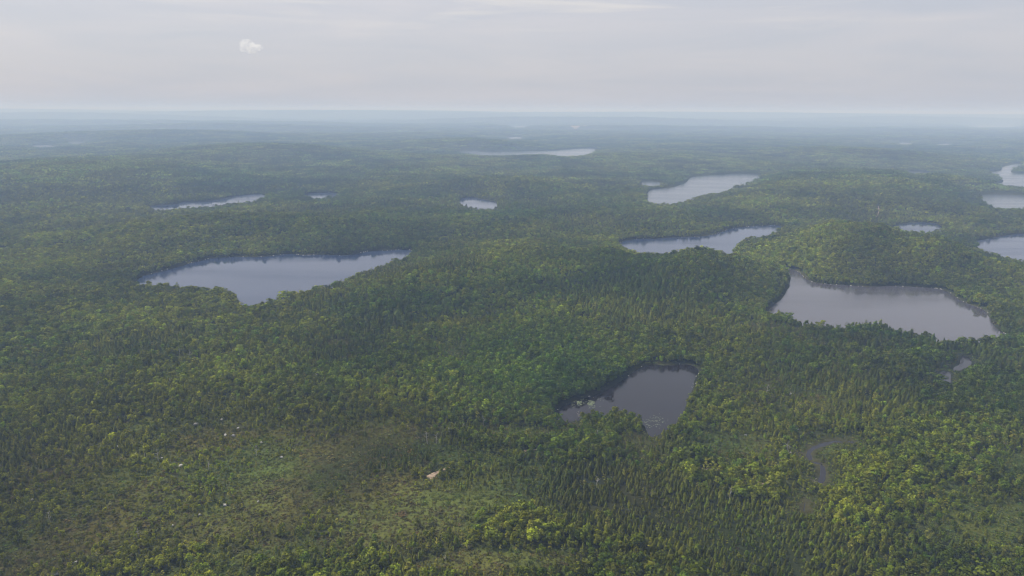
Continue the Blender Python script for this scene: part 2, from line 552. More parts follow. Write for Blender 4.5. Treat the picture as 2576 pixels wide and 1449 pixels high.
def mat_water(name, base, ior, r0=.03, r1=.24):
    m, t, o = mat(name)
    p = t.nodes.new('ShaderNodeBsdfPrincipled')
    p.inputs['Base Color'].default_value = (*base, 1)
    p.inputs['Roughness'].default_value = .10
    p.inputs['IOR'].default_value = ior
    g = t.nodes.new('ShaderNodeNewGeometry')
    mpn = t.nodes.new('ShaderNodeMapping')
    mpn.inputs['Rotation'].default_value = (0, 0, .5)
    mpn.inputs['Scale'].default_value = (.5, .16, 1)
    t.links.new(g.outputs['Position'], mpn.inputs[0])
    n = t.nodes.new('ShaderNodeTexNoise')
    n.inputs['Scale'].default_value = 1.0
    n.inputs['Detail'].default_value = 3
    t.links.new(mpn.outputs[0], n.inputs['Vector'])
    big = t.nodes.new('ShaderNodeTexNoise')
    big.inputs['Scale'].default_value = .012
    big.inputs['Detail'].default_value = 4
    mb = t.nodes.new('ShaderNodeMapping')
    mb.inputs['Rotation'].default_value = (0, 0, .35)
    mb.inputs['Scale'].default_value = (.35, 1.6, 1)
    t.links.new(g.outputs['Position'], mb.inputs[0])
    t.links.new(mb.outputs[0], big.inputs['Vector'])
    mr = t.nodes.new('ShaderNodeMapRange')
    mr.inputs[1].default_value = .35
    mr.inputs[2].default_value = .7
    mr.inputs[3].default_value = .03
    mr.inputs[4].default_value = .6
    t.links.new(big.outputs['Fac'], mr.inputs[0])
    b = t.nodes.new('ShaderNodeBump')
    b.inputs['Distance'].default_value = .25
    rr = t.nodes.new('ShaderNodeMapRange')
    rr.inputs[1].default_value = .3
    rr.inputs[2].default_value = .7
    rr.inputs[3].default_value = r0
    rr.inputs[4].default_value = r1
    t.links.new(big.outputs['Fac'], rr.inputs[0])
    t.links.new(rr.outputs[0], p.inputs['Roughness'])
    t.links.new(mr.outputs[0], b.inputs['Strength'])
    t.links.new(n.outputs['Fac'], b.inputs['Height'])
    t.links.new(b.outputs[0], p.inputs['Normal'])
    t.links.new(p.outputs[0], o.inputs[0])
    return m


M_WATER = mat_water('blue_grey_lake_water', (.016, .027, .066), 1.50)
M_GREYWATER = mat_water('silver_grey_lake_water', (.050, .046, .056), 1.56)
M_FARWATER = mat_water('wind_ruffled_far_water', (.040, .050, .070), 1.6, .14, .24)
M_DARKWATER = mat_water('tea_dark_pond_water', (.010, .008, .010), 1.34)


def mat_ground():
    m, t, o = mat('forest_floor_and_bog')
    a = nd(t, 'ShaderNodeAttribute', attribute_type='GEOMETRY', attribute_name='soil')
    g = t.nodes.new('ShaderNodeNewGeometry')
    n = t.nodes.new('ShaderNodeTexNoise')
    n.inputs['Scale'].default_value = .35
    n.inputs['Detail'].default_value = 8
    n.inputs['Roughness'].default_value = .7
    t.links.new(g.outputs['Position'], n.inputs['Vector'])
    n2 = t.nodes.new('ShaderNodeTexNoise')
    n2.inputs['Scale'].default_value = .006
    n2.inputs['Detail'].default_value = 10
    n2.inputs['Roughness'].default_value = .75
    t.links.new(g.outputs['Position'], n2.inputs['Vector'])
    r = t.nodes.new('ShaderNodeMapRange')
    r.inputs[1].default_value = .3
    r.inputs[2].default_value = .7
    r.inputs[3].default_value = .6
    r.inputs[4].default_value = 1.45
    t.links.new(n.outputs['Fac'], r.inputs[0])
    r2 = t.nodes.new('ShaderNodeMapRange')
    r2.inputs[1].default_value = .35
    r2.inputs[2].default_value = .65
    r2.inputs[3].default_value = .75
    r2.inputs[4].default_value = 1.25
    t.links.new(n2.outputs['Fac'], r2.inputs[0])
    mm = nd(t, 'ShaderNodeMath', operation='MULTIPLY')
    t.links.new(r.outputs[0], mm.inputs[0])
    t.links.new(r2.outputs[0], mm.inputs[1])
    mx = nd(t, 'ShaderNodeMix', data_type='RGBA', blend_type='MULTIPLY')
    mx.inputs[0].default_value = 1
    t.links.new(a.outputs['Color'], mx.inputs[6])
    t.links.new(mm.outputs[0], mx.inputs[7])
    d = t.nodes.new('ShaderNodeBsdfDiffuse')
    t.links.new(mx.outputs[2], d.inputs[0])
    b = t.nodes.new('ShaderNodeBump')
    b.inputs['Strength'].default_value = .6
    b.inputs['Distance'].default_value = .8
    t.links.new(n.outputs['Fac'], b.inputs['Height'])
    t.links.new(b.outputs[0], d.inputs['Normal'])
    t.links.new(d.outputs[0], o.inputs[0])
    return m


M_GROUND = mat_ground()

# ------------------------------------------------------------------ terrain: one sheet out to the horizon, finer in front of the camera
R_MAX = 42000.0
radii = np.concatenate([[20, 60, 100], np.geomspace(140, 2200, 330), np.geomspace(2220, R_MAX, 260)])
az_front = np.radians(np.linspace(-48, 48, 430))
az_back = np.radians(np.linspace(52, 308, 44))
az = np.concatenate([az_front, az_back])
RR, AZ = np.meshgrid(radii, az, indexing='ij')
X, Y = RR * np.sin(AZ), RR * np.cos(AZ)
xf, yf = X.ravel(), Y.ravel()
S = shore_dist(xf, yf)
Z = land_height(xf, yf, S)
nr, na = RR.shape
V = np.stack([xf, yf, Z], 1)
V = np.vstack([V, [[0, 0, float(Z[0])]]])
idx = np.arange(nr * na).reshape(nr, na)
nx = np.roll(idx, -1, 1)
quads = np.stack([idx[:-1], idx[1:], nx[1:], nx[:-1]], -1).reshape(-1, 4)
tris = [(nr * na, idx[0, (j + 1) % na], idx[0, j]) for j in range(na)]
op = openness(xf, yf)
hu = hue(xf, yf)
cf, _ = conifer(xf, yf)
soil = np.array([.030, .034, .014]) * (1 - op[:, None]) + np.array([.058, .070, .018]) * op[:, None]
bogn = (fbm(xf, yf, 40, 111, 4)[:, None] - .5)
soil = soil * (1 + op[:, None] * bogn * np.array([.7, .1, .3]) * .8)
farf = sstep(9000, 15000, np.hypot(xf, yf))[:, None]
far_tone = np.array([.045, .062, .030]) * (1 + (fbm(xf, yf, 900, 121, 5)[:, None] - .5) * 1.6)
soil = soil * (1 - farf) + far_tone * farf
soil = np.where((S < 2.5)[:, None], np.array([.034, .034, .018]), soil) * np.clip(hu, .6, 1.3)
me = bpy.data.meshes.new('terrain')
me.from_pydata(V.tolist(), [], quads.tolist() + tris)
me.materials.append(M_GROUND)
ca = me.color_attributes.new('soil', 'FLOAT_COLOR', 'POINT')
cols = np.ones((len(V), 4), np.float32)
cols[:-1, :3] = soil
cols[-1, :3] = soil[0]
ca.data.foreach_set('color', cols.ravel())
me.shade_smooth()
terrain = bpy.data.objects.new('terrain', me)
COL.objects.link(terrain)
tag(terrain, 'rolling forest floor and bog stretching to the hazy horizon', kind='structure')

LAKE_TEXT = {
    'lake_west': ('lake', 'long blue-grey lake at left behind a wooded point'),
    'lake_east': ('lake', 'wide grey lake at right below the wooded hills'),
    'pond': ('pond', 'dark kite-shaped pond right of centre with lily pads'),
    'lake_middle': ('lake', 'winding lake right of centre behind the bright green hill'),
    'lake_ridge': ('lake', 'pale lake upper right in front of a dark ridge'),
    'inlet_ridge': ('lake', 'tiny pale inlet beside the lake below the ridge'),
    'lake_long': ('lake', 'thin pale lake in the hazy upper middle'),
    'lake_hill': ('lake', 'narrow slanting lake below the yellowish hill at left'),
    'lake_small_west': ('lake', 'small sliver of water right of the slanting lake'),
    'pond_middle': ('pond', 'small white pond in the middle of the woods'),
    'pond_east': ('pond', 'small oval pond at right between wooded hills'),
    'lake_far_east': ('lake', 'pale branching lake at the right edge with wooded points'),
    'lake_right': ('lake', 'small pale lake at the right edge below the branching one'),
    'lake_edge': ('lake', 'lake cut by the right edge above the wide lake'),
    'tarn_left': ('lake', 'thin bright strip of water far off at left'),
    'tarn_left_far': ('lake', 'bright little lake far off at left'),
    'tarn_middle': ('lake', 'thin strip of water beyond the long pale lake'),
    'tarn_horizon': ('lake', 'faint strip of water close under the horizon'),
    'tarn_right': ('lake', 'little bright lake far off at right'),
    'tarn_right_small': ('lake', 'smallest bright lake far off at right'),
    'tarn_right_far': ('lake', 'long faint lake under the horizon at right'),
    'tarn_right_mid': ('lake', 'thin pale pool in the hazy woods at right'),
    'stream': ('stream', 'dark stream bending round a small meadow'),
    'stream_lower': ('stream', 'short dark reach of the stream among conifers'),
    'pool': ('pool', 'narrow dark pool hidden in trees below the wide lake'),
    'pool_lower': ('pool', 'smaller lower pool hidden in trees at right'),
}
for k, P in LAKES.items():
    c = P.mean(0)
    T = np.roll(P, -1, 0) - np.roll(P, 1, 0)
    area = np.sum(P[:, 0] * np.roll(P[:, 1], -1) - np.roll(P[:, 0], -1) * P[:, 1])
    Nn = np.stack([T[:, 1], -T[:, 0]], 1) * np.sign(area)
    Nn /= np.linalg.norm(Nn, axis=1)[:, None] + 1e-9
    grow = 1.2 if k.startswith('stream') else 3.0
    Q = P + Nn * grow - c
    bm = bmesh.new()
    f = bm.faces.new([bm.verts.new((q[0], q[1], 0)) for q in (Q if area > 0 else Q[::-1])])
    bmesh.ops.triangulate(bm, faces=[f])
    bm.normal_update()
    if sum(ff.normal.z * ff.calc_area() for ff in bm.faces) < 0:
        bmesh.ops.reverse_faces(bm, faces=bm.faces[:])
    me = bpy.data.meshes.new(LAKE_TEXT[k][0])
    bm.to_mesh(me)
    bm.free()
    me.materials.append(M_DARKWATER if k in ('pond', 'stream', 'stream_lower', 'pool', 'pool_lower') else (M_FARWATER if np.linalg.norm(c) > 1750 else (M_GREYWATER if k == 'lake_east' else M_WATER)))
    o = bpy.data.objects.new(LAKE_TEXT[k][0], me)
    o.location = (c[0], c[1], 0.0)
    COL.objects.link(o)
    tag(o, LAKE_TEXT[k][1], kind='structure')

# ------------------------------------------------------------------ bare patches and trails
PATCH = []


def patch(name, label, pts_px, m, dz=0.35):
    P = chaikin(np.array([ground_at(*p)[:2] for p in pts_px]), 2)
    PATCH.append(P)
    c = P.mean(0)
    V, Fc = [], []
    n = len(P)
    fr = [1.0, .75, .5, .25]
    for q in fr:
        for p in P:
            jit = 1 + random.uniform(-.28, .22) if q == 1.0 else 1
            V.append((c[0] + (p[0] - c[0]) * q * jit, c[1] + (p[1] - c[1]) * q * jit))
    V.append(tuple(c))
    V = np.array(V)
    z = land_height(V[:, 0], V[:, 1]) + dz + rng.uniform(-.08, .08, len(V))
    z[:n] -= 0.5
    for r in range(3):
        for i in range(n):
            j = (i + 1) % n
            Fc.append((r * n + i, r * n + j, (r + 1) * n + j, (r + 1) * n + i))
    for i in range(n):
        Fc.append((3 * n + i, 3 * n + (i + 1) % n, 4 * n))
    o = mesh_obj(name, np.column_stack([V, z]), Fc, m, smooth=True)
    tag(o, label, kind='structure')


def trail(name, label, pts, w, m, dz=.3):
    P = [ground_at(*p) for p in pts]
    A, B = ribbon(pts, w, .45, 5)
    PATCH.append(np.vstack([A, B[::-1]]))
    V2 = np.vstack([A, B])
    z = land_height(V2[:, 0], V2[:, 1]) + dz
    n = len(A)
    o = mesh_obj(name, np.column_stack([V2, z]), [(i, i + 1, n + i + 1, n + i) for i in range(n - 1)], m, smooth=True)
    tag(o, label, kind='structure')


patch('gravel_clearing', 'bare pinkish gravel clearing among dark young conifers', [(1066, 1205), (1070, 1197), (1086, 1190), (1110, 1182), (1131, 1173), (1133, 1177), (1112, 1188), (1096, 1196), (1090, 1208)], M_SAND)
trail('dirt_track', 'sandy track on the heath below the dark pond', [(1737, 1181), (1750, 1188), (1766, 1196), (1784, 1197), (1808, 1198)], 3.0, M_SAND)
trail('dirt_track', 'faint sandy track end above the dense conifers', [(1885, 1218), (1905, 1222), (1925, 1228)], 2.2, M_SAND)
trail('dirt_track', 'faint sandy track curving below the small meadow', [(1318, 1149), (1345, 1145), (1372, 1139), (1392, 1131)], 1.8, M_SAND)
trail('dirt_track', 'pale bent track in the woods above the small oval pond', [(2204, 554), (2208, 547), (2209, 541), (2205, 537)], 1.7, M_SAND, 1.0)
patch('sand_pit', 'pale sand pit in the far haze near the horizon', [(1432, 322), (1442, 321), (1458, 320.2), (1470, 321.5), (1482, 321.3), (1472, 324), (1460, 323.6), (1448, 325)], M_SAND, 3.0)


def in_patch(x, y, pad=1.2):
    r = np.zeros(x.shape, bool)
    for P in PATCH:
        lo, hi = P.min(0) - 8, P.max(0) + 8
        m = (x > lo[0]) & (x < hi[0]) & (y > lo[1]) & (y < hi[1])
        if m.any():
            r[m] |= sdf(P, x[m], y[m]) < pad
    return r


# ------------------------------------------------------------------ tree shapes (unit height), one crown mesh and one trunk mesh each
def tree_mesh(name, quads, tones, normals, m):
    """quads: (n,4,3) corner points; tones: (n,) leaf tone; normals: (n,4,3) shading normals."""
    n = len(quads)
    me = bpy.data.meshes.new(name)
    me.from_pydata(np.asarray(quads).reshape(-1, 3).tolist(), [], np.arange(n * 4).reshape(n, 4).tolist())
    me.materials.append(m)
    ca = me.color_attributes.new('tone', 'FLOAT_COLOR', 'POINT')
    t = np.ones((n * 4, 4), np.float32)
    t[:, :3] = np.repeat(np.asarray(tones), 4)[:, None]
    ca.data.foreach_set('color', t.ravel())
    me.shade_smooth()
    nn = np.asarray(normals).reshape(-1, 3)
    nn = nn / (np.linalg.norm(nn, axis=1)[:, None] + 1e-9)
    me.normals_split_custom_set_from_vertices(nn.tolist())
    return me


def cards(r, centers, outward, size, tone, flat=0.0):
    """Leaf sprays: small quads facing roughly outward."""
    n = len(centers)
    nrm = outward + r.normal(0, .55, (n, 3))
    nrm[:, 2] += flat
    nrm /= np.linalg.norm(nrm, axis=1)[:, None]
    ref = r.normal(0, 1, (n, 3))
    a = np.cross(nrm, ref)
    a /= np.linalg.norm(a, axis=1)[:, None]
    b = np.cross(nrm, a)
    s1 = size * r.uniform(.7, 1.35, n)[:, None]
    s2 = size * r.uniform(.45, 1.0, n)[:, None]
    q = np.stack([centers - a * s1, centers - b * s2 * r.uniform(.6, 1.2, (n, 1)), centers + a * s1, centers + b * s2 * r.uniform(.6, 1.2, (n, 1))], 1)
    sn = outward * .75 + nrm * .35 + np.array([0, 0, .15])
    return q, np.full(n, tone) * r.uniform(.72, 1.3, n), np.repeat(sn[:, None, :], 4, 1)


def broadleaf_crown(seed, wid=.27, lobes=11, per=22, base=.32):
    r = np.random.default_rng(seed)
    Q, T, NN = [], [], []
    for k in range(lobes):
        a = r.uniform(0, 2 * math.pi)
        h = base + (1 - base) * (.12 + .70 * (k + .5) / lobes)
        rad = wid * math.sqrt(max(.05, 1 - ((h - .58) / .46) ** 2)) * r.uniform(.25, .95)
        c = np.array([rad * math.cos(a), rad * math.sin(a), h])
        lr = wid * r.uniform(.38, .62)
        d = r.normal(0, 1, (per, 3))
        d[:, 2] = np.abs(d[:, 2]) * .9 - .25
        d /= np.linalg.norm(d, axis=1)[:, None]
        p = c + d * lr * r.uniform(.65, 1.08, (per, 1)) * np.array([1, 1, .85])
        p[:, 2] = np.minimum(p[:, 2], 1.0)
        q, t, n = cards(r, p, d, .062, r.uniform(.75, 1.25), .25)
        Q.append(q), T.append(t), NN.append(n)
    return tree_mesh('crown', np.vstack(Q), np.concatenate(T), np.vstack(NN), M_LEAF)


def conifer_crown(seed, wid=.17, whorls=15, per=7, base=.10, droop=.06, ragged=.3, power=.58):
    r = np.random.default_rng(seed)
    Q, T, NN = [], [], []
    for k in range(whorls):
        f = k / (whorls - 1)
        z = base + (.985 - base) * f
        rad = wid * (1 - f) ** power + .012
        off = r.uniform(0, 6.28)
        for j in range(per):
            a = off + (j + r.uniform(-.3, .3)) * 2 * math.pi / per
            L_ = rad * r.uniform(1 - ragged, 1 + ragged * .7)
            u = np.array([math.cos(a), math.sin(a), 0])
            v = np.array([-u[1], u[0], 0])
            zz = z + r.uniform(-.02, .02)
            wdt = L_ * r.uniform(.38, .6) + .008
            p0 = np.array([0, 0, zz + .025])
            p1 = u * L_ * .6 + v * wdt + [0, 0, zz - droop * .4]
            p2 = u * L_ + [0, 0, zz - droop * r.uniform(.4, 1.3)]
            p3 = u * L_ * .6 - v * wdt + [0, 0, zz - droop * .4]
            Q.append([p0, p3, p2, p1])
            T.append(r.uniform(.7, 1.3))
            o = u * .8 + [0, 0, .75]
            NN.append([o * 1.0 + [0, 0, .8], o - v * .4, o, o + v * .4])
    return tree_mesh('crown', np.array(Q), np.array(T), np.array(NN), M_NEEDLE)


def wispy_crown(seed, wid=.17, tufts=13, per=9):
    """Open larch or bog pine: loose flat tufts with sky between."""
    r = np.random.default_rng(seed)
    Q, T, NN = [], [], []
    for k in range(tufts):
        f = (k + r.uniform(0, .6)) / tufts
        z = .30 + .68 * f
        a = r.uniform(0, 6.28)
        rad = wid * (1.05 - f) ** .6 * r.uniform(.3, 1.0)
        c = np.array([rad * math.cos(a), rad * math.sin(a), z])
        d = r.normal(0, 1, (per, 3)) * np.array([1, 1, .45])
        d /= np.linalg.norm(d, axis=1)[:, None]
        p = c + d * .07 * r.uniform(.3, 1.1, (per, 1)) * np.array([1, 1, .6])
        p[:, 2] = np.minimum(p[:, 2], 1.0)
        q, t, n = cards(r, p, d + [0, 0, .5], .042, r.uniform(.75, 1.3), .9)
        Q.append(q), T.append(t), NN.append(n)
    return tree_mesh('crown', np.vstack(Q), np.concatenate(T), np.vstack(NN), M_NEEDLE)


def shrub_clump(seed, n=34):
    r = np.random.default_rng(seed)
    d = r.normal(0, 1, (n, 3))
    d[:, 2] = np.abs(d[:, 2])
    d /= np.linalg.norm(d, axis=1)[:, None]
    p = d * r.uniform(.5, 1, (n, 1)) * np.array([.55, .55, .42]) + r.normal(0, .16, (n, 3)) * np.array([1, 1, .1])
    p[:, 2] = np.maximum(p[:, 2], .03)
    q, t, nn = cards(r, p, d, .17, 1.0, .5)
    return tree_mesh('shrub_clump', q, t, nn, M_LEAF)


def trunk_mesh(seed, top, r0, limbs):
    r = random.Random(seed)
    V, Fc = [], []

    def tube(p, q, ra, rb, n=5):
        b = len(V)
        d = (Vector(q) - Vector(p)).normalized()
        a = d.orthogonal().normalized()
        c = d.cross(a)
        for pt, rr in ((p, ra), (q, rb)):
            for i in range(n):
                g = i * 2 * math.pi / n
                V.append(tuple(Vector(pt) + (a * math.cos(g) + c * math.sin(g)) * rr))
        for i in range(n):
            j = (i + 1) % n
            Fc.append((b + i, b + j, b + n + j, b + n + i))
    x1, y1 = r.uniform(-.015, .015), r.uniform(-.015, .015)
    tube((0, 0, -.06), (x1, y1, top * .55), r0, r0 * .65)
    tube((x1, y1, top * .55), (0, 0, top), r0 * .65, r0 * .15)
    for k in range(limbs):
        z = top * r.uniform(.4, .8)
        a = r.uniform(0, 6.28)
        ln = r.uniform(.08, .17)
        tube((x1, y1, z), (x1 + ln * math.cos(a), y1 + ln * math.sin(a), z + ln * .8), r0 * .4, r0 * .12, 4)
    me = bpy.data.meshes.new('trunk')
    me.from_pydata(V, [], Fc)
    me.materials.append(M_BARK)
    me.shade_smooth()
    return me


KINDS = {
    'broadleaf': dict(crowns=[broadleaf_crown(s, w, l) for s, w, l in ((1, .27, 11), (2, .30, 12), (3, .24, 10), (4, .33, 13), (5, .28, 9))],
                      trunks=[trunk_mesh(s, .72, .016, 5) for s in range(3)]),
    'spruce': dict(crowns=[conifer_crown(11, .17), conifer_crown(12, .20, 13, 7), conifer_crown(13, .14, 16, 6, .16), conifer_crown(14, .22, 12, 8, .06, .05, .35), conifer_crown(15, .18, 12, 6, .22, .05, .5, .6)],
                   trunks=[trunk_mesh(20 + s, .97, .013, 0) for s in range(3)]),
    'larch': dict(crowns=[wispy_crown(31), wispy_crown(32, .21, 12, 10), wispy_crown(33, .15, 15), wispy_crown(34, .24, 10, 12)],
                  trunks=[trunk_mesh(40 + s, .95, .012, 4) for s in range(3)]),
}
SHRUBS = [shrub_clump(s) for s in (51, 52, 53)]


def low_tree(r, kind, x, y, h, Q, T, NN):
    tone = r.uniform(.6, 1.45)
    if kind == 0:
        w = h * r.uniform(.2, .3)
        n = 12
        d = r.normal(0, 1, (n, 3))
        d[:, 2] = np.abs(d[:, 2])
        d /= np.linalg.norm(d, axis=1)[:, None]
        p = np.array([x, y, h * .62]) + d * np.array([w, w, h * .36]) * r.uniform(.7, 1, (n, 1))
        q, t, nn = cards(r, p, d, h * .13, tone, .3)
    else:
        n = 10
        f = np.sort(r.uniform(0, 1, n))
        a = r.uniform(0, 6.28, n)
        d = np.stack([np.cos(a), np.sin(a), np.full(n, .5)], 1)
        rad = h * .13 * (1.05 - f) * r.uniform(.5, 1, n)
        p = np.stack([x + rad * np.cos(a), y + rad * np.sin(a), h * (.3 + .68 * f)], 1)
        q, t, nn = cards(r, p, d, h * .085, tone, .3)
    Q.append(q), T.append(t), NN.append(nn)


def clump_mesh(seed, con, n=15, rad=12.0):
    r = np.random.default_rng(seed)
    Q, T, NN = [], [], []
    for k in range(n):
        a, d = r.uniform(0, 6.28), rad * math.sqrt(r.uniform(0, 1))
        kind = 1 if r.uniform() < con else 0
        low_tree(r, kind, d * math.cos(a), d * math.sin(a), r.uniform(5.5, 10.5), Q, T, NN)
    return tree_mesh('wood_clump', np.vstack(Q), np.concatenate(T), np.vstack(NN), M_LEAF)


CLUMPS = {'dec': [clump_mesh(60 + k, .15) for k in range(4)], 'con': [clump_mesh(70 + k, .85) for k in range(4)]}


# ------------------------------------------------------------------ scatter
def scatter(r0, r1, cell, half_deg=47, seed=0):
    r = np.random.default_rng(seed)
    xm = r1 * math.sin(math.radians(half_deg))
    gx = np.arange(-xm, xm, cell)
    gy = np.arange(r0 * math.cos(math.radians(half_deg)), r1, cell)
    GX, GY = np.meshgrid(gx, gy)
    x = (GX + r.uniform(0, cell, GX.shape)).ravel()
    y = (GY + r.uniform(0, cell, GX.shape)).ravel()
    d = np.hypot(x, y)
    a = np.degrees(np.arctan2(np.abs(x), y))
    m = (d >= r0) & (d < r1) & (a < half_deg)
    return x[m], y[m], r


BASE = {'broadleaf': np.array([.112, .138, .015]), 'spruce': np.array([.084, .094, .013]), 'larch': np.array([.136, .138, .022])}
parts = {k: [] for k in KINDS}
for (r0, r1, cell, seed) in ((185, 620, 2.25, 1), (620, 1150, 2.95, 2), (1150, 1900, 4.3, 3)):
    x, y, r = scatter(r0, r1, cell, 47, seed)
    s = shore_dist(x, y, 60)
    keep = (s > 1.8) & ~in_patch(x, y)
    x, y, s = x[keep], y[keep], s[keep]
    o = openness(x, y)
    c, hs = conifer(x, y)
    dens = np.clip(1.0 - .80 * o, .12, 1)
    gap = fbm(x, y, 11, 131, 2)
    keep = r.uniform(0, 1, len(x)) < dens * np.where(gap < .30, .45, 1.0)
    x, y, s, o, c, hs = x[keep], y[keep], s[keep], o[keep], c[keep], hs[keep]
    u = r.uniform(0, 1, len(x))
    pl = np.clip(.10 + .45 * o, 0, .6)
    sp = np.where(u < pl, 2, np.where(r.uniform(0, 1, len(x)) < c, 1, 0))
    z = land_height(x, y, np.minimum(s, 60)) if False else land_height(x, y)
    base_h = 6.0 * (1 - .62 * o) * hs * (.8 + .45 * fbm(x, y, 45, 141, 3))
    base_h *= np.where(s < 20, 1.05, 1.0)
    brook = np.full(len(x), 99.0)
    for q in ('stream', 'stream_lower', 'pool', 'pool_lower'):
        brook = np.minimum(brook, sdf(LAKES[q], x, y))
    base_h *= np.clip(.16 + brook / 16, .2, 1)
    emer = np.where(r.uniform(0, 1, len(x)) < .08, 1.4, 1.0) * (.72 + .6 * fbm(x, y, 70, 161, 3))
    hh = emer * base_h * np.exp(np.clip(r.normal(0, .2, len(x)), -.5, .36))
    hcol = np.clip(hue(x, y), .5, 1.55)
    for k, nm in enumerate(('broadleaf', 'spruce', 'larch')):
        m = sp == k
        n = m.sum()
        h = hh[m] * (.95, .74, .90)[k]
        wid = (1.22, 1.72, 1.3)[k] * np.exp(r.normal(0, .16, n)) * (cell / 2.85) ** .5
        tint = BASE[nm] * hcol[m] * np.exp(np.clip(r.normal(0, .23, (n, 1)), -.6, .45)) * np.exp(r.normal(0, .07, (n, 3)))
        if nm == 'broadleaf':
            tint = np.where(r.uniform(0, 1, (n, 1)) < .10, tint * [1.35, 1.28, 1.0], tint)
        tint[:, 0] = np.minimum(tint[:, 0], tint[:, 1] * (1.02 if nm == 'larch' else .93))
        parts[nm].append(np.column_stack([x[m], y[m], z[m], h, wid, r.uniform(0, 6.28, n), tint, o[m], c[m]]))
TREES = {k: np.vstack(v) for k, v in parts.items()}


def stuff_points(name, label, data, protos):
    """One object for a whole mass: data rows x y z height width rot r g b."""
    me = bpy.data.meshes.new(name)
    n = len(data)
    me.vertices.add(n)
    me.vertices.foreach_set('co', data[:, :3].astype(np.float32).ravel())
    for nm, typ, val in (('size', 'FLOAT_VECTOR', np.column_stack([data[:, 3] * data[:, 4], data[:, 3] * data[:, 4], data[:, 3]])),
                         ('turn', 'FLOAT_VECTOR', np.column_stack([np.zeros(n), np.zeros(n), data[:, 5]])),):
        a = me.attributes.new(nm, typ, 'POINT')
        a.data.foreach_set('vector', val.astype(np.float32).ravel())
    a = me.attributes.new('tint', 'FLOAT_COLOR', 'POINT')
    a.data.foreach_set('color', np.column_stack([data[:, 6:9], np.ones(n)]).astype(np.float32).ravel())
    a = me.attributes.new('pick', 'INT', 'POINT')
    a.data.foreach_set('value', rng.integers(0, len(protos), n).astype(np.int32))
    o = bpy.data.objects.new(name, me)
    COL.objects.link(o)
    g = bpy.data.node_groups.new(name + '_nodes', 'GeometryNodeTree')
    g.interface.new_socket('Geometry', in_out='INPUT', socket_type='NodeSocketGeometry')
    g.interface.new_socket('Geometry', in_out='OUTPUT', socket_type='NodeSocketGeometry')
    gi, go = g.nodes.new('NodeGroupInput'), g.nodes.new('NodeGroupOutput')
    ip = g.nodes.new('GeometryNodeInstanceOnPoints')
    jn = g.nodes.new('GeometryNodeJoinGeometry')
    for p in protos:
        oi = g.nodes.new('GeometryNodeObjectInfo')
        oi.inputs['Object'].default_value = p
        oi.inputs['As Instance'].default_value = True
        g.links.new(oi.outputs['Geometry'], jn.inputs[0])

    def named(nm, typ):
        q = g.nodes.new('GeometryNodeInputNamedAttribute')
        q.data_type = typ
        q.inputs['Name'].default_value = nm
        return [s for s in q.outputs if s.enabled and s.name == 'Attribute'][0]
    g.links.new(gi.outputs[0], ip.inputs['Points'])
    g.links.new(jn.outputs[0], ip.inputs['Instance'])
    ip.inputs['Pick Instance'].default_value = True
    g.links.new(named('pick', 'INT'), ip.inputs['Instance Index'])
    g.links.new(named('turn', 'FLOAT_VECTOR'), ip.inputs['Rotation'])
    g.links.new(named('size', 'FLOAT_VECTOR'), ip.inputs['Scale'])
    g.links.new(ip.outputs[0], go.inputs[0])
    md = o.modifiers.new('scatter', 'NODES')
    md.node_group = g
    tag(o, label, kind='stuff')
    return o


def proto(name, crown, trunk=None):
    """Crown and trunk as one unlinked object used only by the mass of far trees."""
    if trunk is None:
        return bpy.data.objects.new(name, crown)
    bm = bmesh.new()
    me = crown.copy()
    V0 = np.empty(len(crown.vertices) * 3)
    return bpy.data.objects.new(name, me)


# nearest 300 of each kind stand as trees of their own
def tone_word(kind, t):
    lum = t @ [.3, .6, .1]
    ref = BASE[kind] @ [.3, .6, .1]
    if t[0] > t[1] * .93:
        return 'olive brown'
    if lum > ref * 1.28:
        return 'pale green'
    if lum < ref * .78:
        return 'dark green'
    return 'mid green'


def where_words(px, py):
    names = ((430, 'by bottom left corner'), (860, 'on lower left heath'), (1200, 'in the brown bog'), (1480, 'right of brown bog'), (1760, 'left of conifer stand'),
             (2040, 'in dark conifer stand'), (2330, 'below the winding stream'), (9999, 'by bottom right meadow'))
    a = [n for lim, n in names if px < lim][0]
    return a + (' at the bottom edge' if py > H * .965 else (' near the bottom edge' if py > H * .925 else ' set further back'))


ORD = ['leftmost', 'second from left', 'third from left', 'fourth from left', 'fifth from left', 'sixth from left', 'seventh from left', 'eighth from left', 'ninth from left', 'tenth from left'] + \
      [w + ' from left' for w in 'eleventh twelfth thirteenth fourteenth fifteenth sixteenth seventeenth eighteenth nineteenth twentieth twenty-first twenty-second twenty-third twenty-fourth twenty-fifth twenty-sixth twenty-seventh twenty-eighth twenty-ninth thirtieth'.split()]
NAMING = {}


def name_by_place(o, px, one, many):
    NAMING.setdefault((one, many), []).append((px, o))


